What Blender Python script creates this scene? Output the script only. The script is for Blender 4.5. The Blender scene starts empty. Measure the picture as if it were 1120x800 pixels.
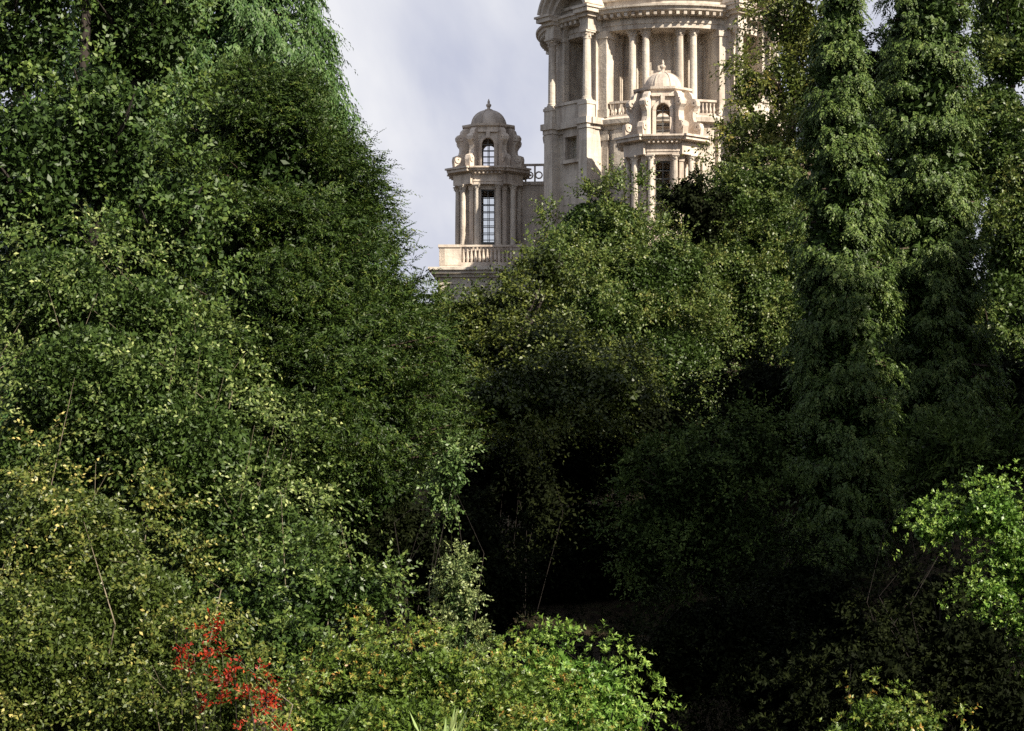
import bpy, math, random
import numpy as np
from mathutils import Vector, Matrix

PI = math.pi
random.seed(7)
RNG = np.random.default_rng(7)
scene = bpy.context.scene
COL = scene.collection

# ------------------------------------------------------------------ camera
F, CX, HY = 1900.0, 560.0, 462.0        # focal length, centre and horizon, in pixels of the 1120 x 800 photograph
cam_d = bpy.data.cameras.new("camera")
cam = bpy.data.objects.new("camera", cam_d)
COL.objects.link(cam)
cam.location = (0, 0, 0)
cam.rotation_euler = (math.radians(90), 0, 0)
cam_d.sensor_width = 36.0
cam_d.lens = 36.0 * F / 1120.0
cam_d.shift_y = (HY - 400.0) / 1120.0
cam_d.clip_start = 0.1
cam_d.clip_end = 5000
scene.camera = cam

# ------------------------------------------------------------------ sun, sky, exposure
SUN_EL, SUN_AZ = math.radians(36), math.radians(130)      # azimuth clockwise from +Y (the view direction)
s_dir = Vector((math.sin(SUN_AZ) * math.cos(SUN_EL), math.cos(SUN_AZ) * math.cos(SUN_EL), math.sin(SUN_EL)))
sun_d = bpy.data.lights.new("sun", 'SUN')
sun_d.energy = 5.0
sun_d.angle = math.radians(0.5)
sun_d.color = (1.0, 0.91, 0.76)
sun = bpy.data.objects.new("sun", sun_d)
COL.objects.link(sun)
sun.location = (60, -40, 60)
sun.rotation_euler = (-s_dir).to_track_quat('-Z', 'Y').to_euler()

scene.view_settings.view_transform = 'Standard'
scene.view_settings.look = 'None'
scene.view_settings.gamma = 1.0
scene.view_settings.use_curve_mapping = False
scene.view_settings.exposure = 1.0

world = bpy.data.worlds.new("World")
scene.world = world
world.use_nodes = True
wt = world.node_tree
wt.nodes.clear()


def wn(kind, **kw):
    n = wt.nodes.new(kind)
    for k, v in kw.items():
        setattr(n, k, v)
    return n


SKY_STRENGTH = 0.065
sky = wn('ShaderNodeTexSky', sky_type='NISHITA', sun_disc=False)
sky.sun_elevation = SUN_EL
sky.sun_rotation = SUN_AZ
sky.altitude = 100
sky.dust_density = 1.0
tc = wn('ShaderNodeTexCoord')
# a bank of soft pale cloud over the northern sky (in front of the camera)
dot = wn('ShaderNodeVectorMath', operation='DOT_PRODUCT')
dot.inputs[1].default_value = Vector((-0.1, 0.96, 0.25)).normalized()
wt.links.new(tc.outputs['Generated'], dot.inputs[0])
nz1 = wn('ShaderNodeTexNoise')
nz1.inputs['Scale'].default_value = 3.2
nz1.inputs['Detail'].default_value = 6
nz1.inputs['Roughness'].default_value = 0.55
wt.links.new(tc.outputs['Generated'], nz1.inputs['Vector'])
mad = wn('ShaderNodeMath', operation='MULTIPLY_ADD')
wt.links.new(nz1.outputs['Fac'], mad.inputs[0])
mad.inputs[1].default_value = 0.35
wt.links.new(dot.outputs['Value'], mad.inputs[2])
mr = wn('ShaderNodeMapRange', interpolation_type='SMOOTHSTEP')
wt.links.new(mad.outputs[0], mr.inputs['Value'])
mr.inputs['From Min'].default_value = 0.80
mr.inputs['From Max'].default_value = 1.02
nz3 = wn('ShaderNodeTexNoise')          # unseen broken cloud added over the rest of the sky to whiten ambient light
nz3.inputs['Scale'].default_value = 2.3
nz3.inputs['Detail'].default_value = 5
wt.links.new(tc.outputs['Generated'], nz3.inputs['Vector'])
mr3 = wn('ShaderNodeMapRange', interpolation_type='SMOOTHSTEP')
wt.links.new(nz3.outputs['Fac'], mr3.inputs['Value'])
mr3.inputs['From Min'].default_value = 0.42
mr3.inputs['From Max'].default_value = 0.56
mr3.inputs['To Max'].default_value = 0.9
mxm = wn('ShaderNodeMath', operation='MAXIMUM')
wt.links.new(mr.outputs['Result'], mxm.inputs[0])
wt.links.new(mr3.outputs['Result'], mxm.inputs[1])
nz2 = wn('ShaderNodeTexNoise')
nz2.inputs['Scale'].default_value = 4.2
nz2.inputs['Detail'].default_value = 7
nz2.inputs['Roughness'].default_value = 0.5
nz2.inputs['Distortion'].default_value = 0.6
wt.links.new(tc.outputs['Generated'], nz2.inputs['Vector'])
cr = wn('ShaderNodeValToRGB')
cr.color_ramp.elements[0].position = 0.38
cr.color_ramp.elements[0].color = (0.36, 0.385, 0.49, 1)
cr.color_ramp.elements[1].position = 0.60
cr.color_ramp.elements[1].color = (0.62, 0.625, 0.655, 1)
wt.links.new(nz2.outputs['Fac'], cr.inputs['Fac'])
csc = wn('ShaderNodeVectorMath', operation='SCALE')
csc.inputs['Scale'].default_value = 0.70 / SKY_STRENGTH
wt.links.new(cr.outputs['Color'], csc.inputs[0])
mixs = wn('ShaderNodeMix', data_type='RGBA')
wt.links.new(mxm.outputs[0], mixs.inputs['Factor'])
wt.links.new(sky.outputs['Color'], mixs.inputs[6])
wt.links.new(csc.outputs['Vector'], mixs.inputs[7])
bg = wn('ShaderNodeBackground')
bg.inputs['Strength'].default_value = SKY_STRENGTH
wt.links.new(mixs.outputs[2], bg.inputs['Color'])
wo = wn('ShaderNodeOutputWorld')
wt.links.new(bg.outputs[0], wo.inputs['Surface'])

scene.cycles.max_bounces = 6
scene.cycles.diffuse_bounces = 4
scene.cycles.glossy_bounces = 2
scene.cycles.transmission_bounces = 4
scene.cycles.transparent_max_bounces = 8
scene.cycles.use_denoising = False


# ------------------------------------------------------------------ helpers
def at(px, py, Y):
    """the point of the place that stands at depth Y behind pixel (px, py) of the photograph"""
    return Vector(((px - CX) / F * Y, Y, (HY - py) / F * Y))


def sstep(a, b, x):
    t = np.clip((np.asarray(x, float) - a) / (b - a), 0, 1)
    return t * t * (3 - 2 * t)


def ground(x, y):
    x = np.asarray(x, float)
    y = np.asarray(y, float)
    z = -1.7 - 2.7 * sstep(3, 15, y) - 1.0 * sstep(15, 34, y)
    z = z + 13.0 * sstep(38, 118, y)
    z = z + 1.6 * sstep(-1, -9, x) * (1 - sstep(60, 100, y))
    z = z + 3.0 * sstep(3.5, 10, x) * sstep(10, 20, y) * (1 - sstep(60, 100, y))
    z = z - 25 * sstep(165, 500, y)
    z = z + 0.18 * np.sin(x * 0.9 + 1.3) * np.cos(y * 0.7) + 0.25 * np.sin(x * 0.23 - y * 0.31)
    return z


def empty(name, loc, rz=0.0):
    o = bpy.data.objects.new(name, None)
    COL.objects.link(o)
    o.location = loc
    o.rotation_euler = (0, 0, rz)
    o.empty_display_size = 0.3
    return o


def tag(o, label=None, cat=None, group=None, kind=None):
    if label:
        o['label'] = label
    if cat:
        o['category'] = cat
    if group:
        o['group'] = group
    if kind:
        o['kind'] = kind
    return o


def children(o):
    return [c for c in COL.objects if c.parent == o]


def copy_tree(o, parent=None):
    c = o.copy()
    COL.objects.link(c)
    if parent is not None:
        c.parent = parent
    for ch in children(o):
        copy_tree(ch, c)
    return c


class MB:
    """collects boxes, lathes, prisms and tubes; build() links them as ONE mesh object"""

    def __init__(self):
        self.v, self.f, self.M = [], [], Matrix.Identity(4)

    def add(self, vs, fs):
        n = len(self.v)
        self.v += [tuple(self.M @ Vector(p)) for p in vs]
        self.f += [tuple(i + n for i in q) for q in fs]

    def box(self, x0, x1, y0, y1, z0, z1):
        self.add([(x0, y0, z0), (x1, y0, z0), (x1, y1, z0), (x0, y1, z0), (x0, y0, z1), (x1, y0, z1), (x1, y1, z1), (x0, y1, z1)],
                 [(3, 2, 1, 0), (4, 5, 6, 7), (0, 1, 5, 4), (1, 2, 6, 5), (2, 3, 7, 6), (3, 0, 4, 7)])

    def lathe(self, prof, segs=24, c=(0, 0), phase=0.0, smooth=False):
        vs, fs = [], []
        n = len(prof)
        for r, z in prof:
            for k in range(segs):
                a = phase + 2 * PI * k / segs
                vs.append((c[0] + r * math.cos(a), c[1] + r * math.sin(a), z))
        for i in range(n - 1):
            for k in range(segs):
                k2 = (k + 1) % segs
                fs.append((i * segs + k, i * segs + k2, (i + 1) * segs + k2, (i + 1) * segs + k))
        fs.append(tuple(range(segs - 1, -1, -1)))
        fs.append(tuple((n - 1) * segs + k for k in range(segs)))
        self.add(vs, fs)

    def arc(self, prof, a0, a1, segs=16):
        """closed (r, z) section swept about the axis from a0 to a1 (radians, 0 = towards -y, positive to +x)"""
        vs, fs = [], []
        n = len(prof)
        for k in range(segs + 1):
            a = a0 + (a1 - a0) * k / segs
            for r, z in prof:
                vs.append((r * math.sin(a), -r * math.cos(a), z))
        for k in range(segs):
            for i in range(n):
                j = (i + 1) % n
                fs.append((k * n + i, k * n + j, (k + 1) * n + j, (k + 1) * n + i))
        fs.append(tuple(range(n - 1, -1, -1)))
        fs.append(tuple(segs * n + i for i in range(n)))
        self.add(vs, fs)

    def prism(self, pts, y0, y1):
        """polygon in x,z pushed from y0 to y1"""
        n = len(pts)
        vs = [(x, y0, z) for x, z in pts] + [(x, y1, z) for x, z in pts]
        fs = [tuple(range(n)), tuple(range(2 * n - 1, n - 1, -1))]
        for i in range(n):
            j = (i + 1) % n
            fs.append((j, i, n + i, n + j))
        self.add(vs, fs)

    def arch_band(self, ri, ro, cz, y0, y1, a0=0.0, a1=PI, segs=18, cx=0.0):
        vs, fs = [], []
        for k in range(segs + 1):
            a = a0 + (a1 - a0) * k / segs
            c, s = math.cos(a), math.sin(a)
            for r, y in ((ri, y0), (ro, y0), (ro, y1), (ri, y1)):
                vs.append((cx + r * c, y, cz + r * s))
        for k in range(segs):
            for i in range(4):
                j = (i + 1) % 4
                fs.append((k * 4 + i, k * 4 + j, (k + 1) * 4 + j, (k + 1) * 4 + i))
        fs.append((0, 1, 2, 3))
        fs.append(tuple(segs * 4 + i for i in (3, 2, 1, 0)))
        self.add(vs, fs)

    def arch_panel(self, W, z0, z1, w, zs, y0, y1, segs=12):
        """wall W wide (half) from z0 to z1 with a round-headed opening w wide (half) springing at zs"""
        self.box(-W, -w, y0, y1, z0, zs)
        self.box(w, W, y0, y1, z0, zs)
        for k in range(segs):
            a, b = PI * k / segs, PI * (k + 1) / segs
            xa, xb = w * math.cos(a), w * math.cos(b)
            oa, ob = W * math.cos(a), W * math.cos(b)
            za, zb = zs + w * math.sin(a), zs + w * math.sin(b)
            pts = [(xa, za), (oa, z1 if k else zs), (ob, z1 if k < segs - 1 else zs), (xb, zb)]
            if k == 0:
                pts = [(xa, za), (W, zs), (W, z1), (ob, z1), (xb, zb)]
            elif k == segs - 1:
                pts = [(xa, za), (oa, z1), (-W, z1), (-W, zs), (xb, zb)]
            self.prism(pts, y0, y1)

    def tube(self, path, radii, sides=7):
        vs, fs = [], []
        path = [Vector(p) for p in path]
        n = len(path)
        for i, p in enumerate(path):
            d = (path[min(i + 1, n - 1)] - path[max(i - 1, 0)]).normalized()
            u = d.cross(Vector((0.31, 0.87, 0.2))).normalized()
            w = d.cross(u)
            for k in range(sides):
                a = 2 * PI * k / sides
                vs.append(tuple(p + (u * math.cos(a) + w * math.sin(a)) * radii[i]))
        for i in range(n - 1):
            for k in range(sides):
                k2 = (k + 1) % sides
                fs.append((i * sides + k, i * sides + k2, (i + 1) * sides + k2, (i + 1) * sides + k))
        fs.append(tuple(range(sides - 1, -1, -1)))
        fs.append(tuple((n - 1) * sides + k for k in range(sides)))
        self.add(vs, fs)

    def build(self, name, mat, parent=None, smooth=False):
        me = bpy.data.meshes.new(name)
        me.from_pydata(self.v, [], self.f)
        if smooth:
            me.polygons.foreach_set('use_smooth', [True] * len(me.polygons))
        me.materials.append(mat)
        o = bpy.data.objects.new(name, me)
        COL.objects.link(o)
        if parent is not None:
            o.parent = parent
        return o


# ------------------------------------------------------------------ materials
def new_mat(name):
    m = bpy.data.materials.new(name)
    m.use_nodes = True
    return m, m.node_tree, m.node_tree.nodes['Principled BSDF']


def ramp(nt, fac, stops):
    r = nt.nodes.new('ShaderNodeValToRGB')
    els = r.color_ramp.elements
    while len(els) < len(stops):
        els.new(0.5)
    for e, (p, c) in zip(els, stops):
        e.position = p
        e.color = (*c, 1)
    nt.links.new(fac, r.inputs['Fac'])
    return r.outputs['Color']


def stone(name, light, dark, course=0.55):
    m, nt, b = new_mat(name)
    L = nt.links.new
    g = nt.nodes.new('ShaderNodeNewGeometry')
    n1 = nt.nodes.new('ShaderNodeTexNoise')
    n1.inputs['Scale'].default_value = 0.9
    n1.inputs['Detail'].default_value = 8
    n1.inputs['Roughness'].default_value = 0.65
    mp = nt.nodes.new('ShaderNodeMapping')
    mp.inputs['Scale'].default_value = (1.6, 1.6, 0.28)
    L(g.outputs['Position'], mp.inputs['Vector'])
    L(mp.outputs[0], n1.inputs['Vector'])
    base = ramp(nt, n1.outputs['Fac'], [(0.30, dark), (0.43, tuple(0.5 * (a + b_) for a, b_ in zip(light, dark))), (0.54, light), (0.8, tuple(min(1, c * 1.1) for c in light))])
    # blocks: each a slightly different tone
    n3 = nt.nodes.new('ShaderNodeTexVoronoi')
    n3.inputs['Scale'].default_value = 1.1
    mp3 = nt.nodes.new('ShaderNodeMapping')
    mp3.inputs['Scale'].default_value = (0.9, 0.9, 1.9)
    L(g.outputs['Position'], mp3.inputs['Vector'])
    L(mp3.outputs[0], n3.inputs['Vector'])
    tone = ramp(nt, n3.outputs['Color'], [(0.0, (0.80, 0.78, 0.76)), (1.0, (1.06, 1.04, 1.0))])
    mx = nt.nodes.new('ShaderNodeMix')
    mx.data_type = 'RGBA'
    mx.blend_type = 'MULTIPLY'
    mx.inputs['Factor'].default_value = 0.8
    L(base, mx.inputs[6])
    L(tone, mx.inputs[7])
    # bed joints
    sep = nt.nodes.new('ShaderNodeSeparateXYZ')
    L(g.outputs['Position'], sep.inputs[0])
    dv = nt.nodes.new('ShaderNodeMath')
    dv.operation = 'DIVIDE'
    L(sep.outputs['Z'], dv.inputs[0])
    dv.inputs[1].default_value = course
    fr = nt.nodes.new('ShaderNodeMath')
    fr.operation = 'FRACT'
    L(dv.outputs[0], fr.inputs[0])
    joint = ramp(nt, fr.outputs[0], [(0.0, (0.72, 0.70, 0.68)), (0.05, (1, 1, 1))])
    mx2 = nt.nodes.new('ShaderNodeMix')
    mx2.data_type = 'RGBA'
    mx2.blend_type = 'MULTIPLY'
    mx2.inputs['Factor'].default_value = 0.9
    L(mx.outputs[2], mx2.inputs[6])
    L(joint, mx2.inputs[7])
    L(mx2.outputs[2], b.inputs['Base Color'])
    b.inputs['Roughness'].default_value = 0.9
    b.inputs['Specular IOR Level'].default_value = 0.2
    n2 = nt.nodes.new('ShaderNodeTexNoise')
    n2.inputs['Scale'].default_value = 6
    n2.inputs['Detail'].default_value = 6
    L(g.outputs['Position'], n2.inputs['Vector'])
    bp = nt.nodes.new('ShaderNodeBump')
    bp.inputs['Strength'].default_value = 0.35
    bp.inputs['Distance'].default_value = 0.08
    L(n2.outputs['Fac'], bp.inputs['Height'])
    L(bp.outputs[0], b.inputs['Normal'])
    return m


STONE = stone('pale_stone', (0.57, 0.515, 0.45), (0.30, 0.25, 0.21))
STONE_W = stone('weathered_stone', (0.60, 0.525, 0.455), (0.30, 0.245, 0.205), 0.45)
LEAD = stone('dome_stone', (0.52, 0.455, 0.395), (0.30, 0.255, 0.22), 0.4)
m, nt, b = new_mat('green_copper')
n = nt.nodes.new('ShaderNodeTexNoise')
n.inputs['Scale'].default_value = 1.5
nt.links.new(ramp(nt, n.outputs['Fac'], [(0.3, (0.12, 0.26, 0.22)), (0.7, (0.22, 0.36, 0.30))]), b.inputs['Base Color'])
b.inputs['Roughness'].default_value = 0.8
COPPER = m
m, nt, b = new_mat('dark_metal')
n = nt.nodes.new('ShaderNodeTexNoise')
n.inputs['Scale'].default_value = 9
nt.links.new(ramp(nt, n.outputs['Fac'], [(0.3, (0.05, 0.05, 0.05)), (0.7, (0.10, 0.10, 0.095))]), b.inputs['Base Color'])
b.inputs['Roughness'].default_value = 0.6
IRON = m
m, nt, b = new_mat('white_paint')
n = nt.nodes.new('ShaderNodeTexNoise')
n.inputs['Scale'].default_value = 9
nt.links.new(ramp(nt, n.outputs['Fac'], [(0.3, (0.55, 0.54, 0.50)), (0.7, (0.70, 0.69, 0.66))]), b.inputs['Base Color'])
b.inputs['Roughness'].default_value = 0.6
WHITE = m
m, nt, b = new_mat('window_glass')
nt.nodes.remove(b)
tr = nt.nodes.new('ShaderNodeBsdfTransparent')
tr.inputs[0].default_value = (0.95, 0.96, 0.96, 1)
gl = nt.nodes.new('ShaderNodeBsdfGlossy')
gl.inputs['Roughness'].default_value = 0.05
lw = nt.nodes.new('ShaderNodeLayerWeight')
lw.inputs['Blend'].default_value = 0.06
ms = nt.nodes.new('ShaderNodeMixShader')
nt.links.new(lw.outputs['Fresnel'], ms.inputs[0])
nt.links.new(tr.outputs[0], ms.inputs[1])
nt.links.new(gl.outputs[0], ms.inputs[2])
nt.links.new(ms.outputs[0], nt.nodes['Material Output'].inputs['Surface'])
GLASS = m


def bark_mat(name, a, c):
    m, nt, b = new_mat(name)
    g = nt.nodes.new('ShaderNodeNewGeometry')
    mp = nt.nodes.new('ShaderNodeMapping')
    mp.inputs['Scale'].default_value = (7, 7, 1.3)
    nt.links.new(g.outputs['Position'], mp.inputs[0])
    n = nt.nodes.new('ShaderNodeTexNoise')
    n.inputs['Scale'].default_value = 3
    n.inputs['Detail'].default_value = 8
    nt.links.new(mp.outputs[0], n.inputs['Vector'])
    nt.links.new(ramp(nt, n.outputs['Fac'], [(0.35, a), (0.7, c)]), b.inputs['Base Color'])
    b.inputs['Roughness'].default_value = 0.95
    bp = nt.nodes.new('ShaderNodeBump')
    bp.inputs['Strength'].default_value = 0.7
    bp.inputs['Distance'].default_value = 0.03
    nt.links.new(n.outputs['Fac'], bp.inputs['Height'])
    nt.links.new(bp.outputs[0], b.inputs['Normal'])
    return m


BARK = bark_mat('brown_bark', (0.035, 0.022, 0.015), (0.10, 0.07, 0.05))
BARK_DARK = bark_mat('dark_bark', (0.012, 0.009, 0.007), (0.035, 0.026, 0.02))
BARK_PALE = bark_mat('pale_twig_bark', (0.10, 0.08, 0.05), (0.24, 0.20, 0.14))


LG = 1.3


def leaf_mat(name, stops, rough=0.45, spec=0.4, trans=0.2):
    """leaf colour comes from the random 'tint' that each leaf carries"""
    m, nt, b = new_mat(name)
    a = nt.nodes.new('ShaderNodeAttribute')
    a.attribute_name = 'tint'
    c = ramp(nt, a.outputs['Fac'], [(p, (q[0] * LG * 1.25, q[1] * LG * 1.12, q[2] * LG * 0.75)) for p, q in stops])
    nt.links.new(c, b.inputs['Base Color'])
    b.inputs['Roughness'].default_value = rough
    b.inputs['Specular IOR Level'].default_value = spec
    t = nt.nodes.new('ShaderNodeBsdfTranslucent')
    nt.links.new(c, t.inputs['Color'])
    ms = nt.nodes.new('ShaderNodeMixShader')
    ms.inputs[0].default_value = trans
    nt.links.new(b.outputs[0], ms.inputs[1])
    nt.links.new(t.outputs[0], ms.inputs[2])
    nt.links.new(ms.outputs[0], nt.nodes['Material Output'].inputs['Surface'])
    return m


LM = {
    'cypress': leaf_mat('cypress_foliage', [(0, (0.022, 0.055, 0.020)), (0.6, (0.045, 0.095, 0.036)), (1, (0.08, 0.14, 0.06))], 0.5, 0.3),
    'yew': leaf_mat('yew_needles', [(0, (0.009, 0.022, 0.005)), (0.55, (0.019, 0.040, 0.008)), (0.93, (0.040, 0.068, 0.015)), (1, (0.060, 0.08, 0.02))], 0.5, 0.25, 0.1),
    'holly': leaf_mat('holly_leaves', [(0, (0.016, 0.036, 0.010)), (0.6, (0.038, 0.072, 0.019)), (1, (0.075, 0.115, 0.036))], 0.5, 0.3, 0.08),
    'grey_bush': leaf_mat('arching_shrub_leaves', [(0, (0.022, 0.046, 0.012)), (0.5, (0.055, 0.090, 0.028)), (0.85, (0.11, 0.155, 0.07)), (1, (0.23, 0.28, 0.16))], 0.5, 0.3, 0.15),
    'yellow_bush': leaf_mat('small_yellowing_leaves', [(0, (0.030, 0.052, 0.012)), (0.5, (0.066, 0.092, 0.024)), (0.85, (0.12, 0.135, 0.045)), (1, (0.28, 0.26, 0.12))], 0.45, 0.4, 0.2),
    'red': leaf_mat('red_autumn_leaves', [(0, (0.06, 0.006, 0.003)), (0.5, (0.16, 0.012, 0.005)), (0.85, (0.20, 0.018, 0.008)), (1, (0.22, 0.05, 0.015))], 0.5, 0.3, 0.2),
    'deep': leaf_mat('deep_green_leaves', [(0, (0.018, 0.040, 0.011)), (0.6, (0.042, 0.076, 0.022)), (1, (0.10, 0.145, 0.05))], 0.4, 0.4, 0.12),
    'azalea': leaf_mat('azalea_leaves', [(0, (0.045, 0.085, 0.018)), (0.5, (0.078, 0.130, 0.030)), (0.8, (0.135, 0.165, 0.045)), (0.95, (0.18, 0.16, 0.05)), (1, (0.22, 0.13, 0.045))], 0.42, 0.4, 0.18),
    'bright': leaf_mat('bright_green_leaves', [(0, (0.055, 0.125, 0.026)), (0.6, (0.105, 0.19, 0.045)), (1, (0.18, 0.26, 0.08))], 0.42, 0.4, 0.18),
    'pale': leaf_mat('pale_variegated_leaves', [(0, (0.04, 0.075, 0.035)), (0.5, (0.085, 0.125, 0.06)), (1, (0.20, 0.25, 0.15))], 0.45, 0.35, 0.15),
    'olive': leaf_mat('olive_leaves', [(0, (0.026, 0.052, 0.014)), (0.5, (0.052, 0.084, 0.025)), (0.9, (0.088, 0.118, 0.040)), (1, (0.12, 0.13, 0.05))], 0.45, 0.35, 0.2),
    'dark': leaf_mat('dark_leaves_with_shade', [(0, (0.003, 0.005, 0.002)), (0.6, (0.005, 0.008, 0.003)), (1, (0.011, 0.016, 0.006))], 0.7, 0.06, 0.05),  # near-black leaf colour, with the hollow's shade put into it
    'birch': leaf_mat('birch_leaves', [(0, (0.044, 0.068, 0.018)), (0.5, (0.082, 0.105, 0.03)), (0.9, (0.13, 0.15, 0.05)), (1, (0.17, 0.15, 0.05))], 0.45, 0.35, 0.25),
    'beech': leaf_mat('beech_leaves', [(0, (0.018, 0.030, 0.008)), (0.6, (0.042, 0.062, 0.016)), (1, (0.085, 0.105, 0.03))], 0.45, 0.3, 0.15),
    'laurel': leaf_mat('laurel_leaves', [(0, (0.016, 0.030, 0.010)), (0.6, (0.036, 0.064, 0.021)), (1, (0.07, 0.11, 0.038))], 0.6, 0.12, 0.08),
    'blue': leaf_mat('blue_green_leaves', [(0, (0.035, 0.075, 0.028)), (0.6, (0.07, 0.12, 0.048)), (1, (0.14, 0.19, 0.10))], 0.45, 0.35, 0.15),
    'spire': leaf_mat('spire_conifer_foliage', [(0, (0.022, 0.045, 0.014)), (0.6, (0.050, 0.090, 0.028)), (1, (0.10, 0.145, 0.055))], 0.5, 0.3, 0.12),
    'strap': leaf_mat('strap_leaves', [(0, (0.10, 0.17, 0.08)), (1, (0.22, 0.30, 0.17))], 0.35, 0.5, 0.15),
}

# ------------------------------------------------------------------ ground
gm, nt, b = new_mat('leaf_litter_soil')
g = nt.nodes.new('ShaderNodeNewGeometry')
n1 = nt.nodes.new('ShaderNodeTexNoise')
n1.inputs['Scale'].default_value = 2.5
n1.inputs['Detail'].default_value = 10
nt.links.new(g.outputs['Position'], n1.inputs['Vector'])
nt.links.new(ramp(nt, n1.outputs['Fac'], [(0.35, (0.018, 0.012, 0.008)), (0.55, (0.035, 0.026, 0.014)), (0.75, (0.03, 0.04, 0.014))]), b.inputs['Base Color'])
b.inputs['Roughness'].default_value = 1
b.inputs['Specular IOR Level'].default_value = 0.1
bp = nt.nodes.new('ShaderNodeBump')
bp.inputs['Distance'].default_value = 0.1
nt.links.new(n1.outputs['Fac'], bp.inputs['Height'])
nt.links.new(bp.outputs[0], b.inputs['Normal'])
xs = np.concatenate([np.linspace(-1500, -80, 20), np.linspace(-76, 76, 140), np.linspace(80, 1500, 20)])
ys = np.concatenate([np.linspace(-600, -30, 10), np.linspace(-28, 180, 180), np.linspace(190, 2500, 24)])
GX, GY = np.meshgrid(xs, ys)
GZ = ground(GX, GY)
gv = np.stack([GX, GY, GZ], -1).reshape(-1, 3)
nx = len(xs)
gf = [(j * nx + i, j * nx + i + 1, (j + 1) * nx + i + 1, (j + 1) * nx + i) for j in range(len(ys) - 1) for i in range(nx - 1)]
me = bpy.data.meshes.new('ground')
me.from_pydata(gv.tolist(), [], gf)
me.materials.append(gm)
o = bpy.data.objects.new('ground', me)
COL.objects.link(o)
tag(o, 'dark leaf litter ground sloping up the wooded hill', 'ground', kind='structure')

# ------------------------------------------------------------------ the domed memorial on the hill
AX = at(725, HY, 130)
mem = empty('memorial_building', (AX.x, AX.y, 5.2), -math.atan2(AX.x, AX.y))
tag(mem, 'pale stone domed memorial tower with columns and corner turrets on the hill', 'building')
Z0 = 10.0          # local z = world z - Z0


def at_rot(deg):
    return Matrix.Rotation(math.radians(deg), 4, 'Z')


def lower(mb):
    mb.v = [(x, y, z - Z0) for x, y, z in mb.v]
    return mb


def column_mb(r, z0, z1, segs=16, ionic=True):
    mb = MB()
    h = z1 - z0
    ch = r * 1.7
    mb.box(-r * 1.35, r * 1.35, -r * 1.35, r * 1.35, z0, z0 + r * 0.35)
    prof = [(r * 1.3, z0 + r * 0.36), (r * 1.32, z0 + r * 0.6), (r * 1.1, z0 + r * 0.75), (r * 1.18, z0 + r * 0.95), (r, z0 + r * 1.1)]
    for t in np.linspace(0.1, 1, 6):
        prof.append((r * (1 - 0.15 * t ** 1.6), z0 + r * 1.1 + (h - r * 1.1 - ch) * t))
    zt = z1 - ch
    prof += [(r * 0.98, zt + 0.01), (r * 0.98, zt + r * 0.15), (r * 0.88, zt + r * 0.2), (r * 1.0, zt + r * 0.7), (r * 1.15, zt + r * 1.05), (r * 1.3, zt + r * 1.3)]
    mb.lathe(prof, segs)
    # leaves and volutes of the capital
    for k in range(8):
        mb2 = Matrix.Rotation(k * PI / 4, 4, 'Z')
        mb.M = mb2
        mb.box(-r * 0.22, r * 0.22, r * 0.9, r * (1.22 if k % 2 == 0 else 1.5), zt + r * (0.35 if k % 2 == 0 else 0.85), zt + r * (0.8 if k % 2 == 0 else 1.35))
    mb.M = Matrix.Identity(4)
    mb.box(-r * 1.4, r * 1.4, -r * 1.4, r * 1.4, z1 - r * 0.38, z1)
    return mb


def place(o, x, y, rz=0):
    o.location = (x, y, 0)
    o.rotation_euler = (0, 0, rz)
    return o


# --- the podium under everything: a square whose corners carry the turrets
RT = 13.1
pod = MB()
for z0, z1, e in ((2, 15.9, 0), (15.9, 16.2, 0.25), (16.2, 16.55, 0.55), (16.55, 16.75, 0.75)):
    pod.M = at_rot(45)
    k = 9.4 + e
    pod.box(-k, k, -k, k, z0, z1)
podium = lower(pod).build('podium', STONE, mem)

# --- base storey of the drum
bd = MB()
bd.lathe([(8.6, 16.75), (8.6, 17.6), (8.4, 17.7), (8.4, 25.4), (8.55, 25.45), (8.6, 25.7), (8.95, 25.8), (9.0, 26.1), (8.7, 26.3)], 96)
for k in range(4):
    for a in (-29, -21, -12, 12, 21, 29):
        bd.M = at_rot(90 * k + a)
        bd.box(-0.36, 0.36, -8.66, -8.2, 17.7, 25.4)
        bd.box(-0.46, 0.46, -8.76, -8.2, 24.7, 25.1)
lower(bd).build('base_storey', STONE, mem)

# --- inner wall of the colonnade, with pilasters
iw = MB()
iw.lathe([(6.6, 26.3), (6.6, 26.9), (6.5, 27.0), (6.5, 33.2)], 80)
for k in range(4):
    for a in (-27, -17, -8.5, 8.5, 17, 27):
        iw.M = at_rot(90 * k + a)
        iw.box(-0.2, 0.2, -6.85, -6.3, 26.3, 31.8)
        iw.box(-0.28, 0.28, -6.93, -6.3, 31.8, 32.4)
lower(iw).build('drum_wall', STONE, mem)
# door openings in the inner wall (dark niches with frames)
for k in range(4):
    fr = MB()
    fr.M = at_rot(90 * k)
    fr.box(-0.75, -0.55, -6.75, -6.35, 26.3, 29.4)
    fr.box(0.55, 0.75, -6.75, -6.35, 26.3, 29.4)
    fr.box(-0.9, 0.9, -6.85, -6.35, 29.4, 29.75)
    door = lower(fr).build('door_frame', STONE_W, mem)
    dr = MB()
    dr.M = at_rot(90 * k)
    dr.box(-0.55, 0.55, -6.62, -6.4, 26.3, 29.4)
    lower(dr).build('door', IRON, door)

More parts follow.
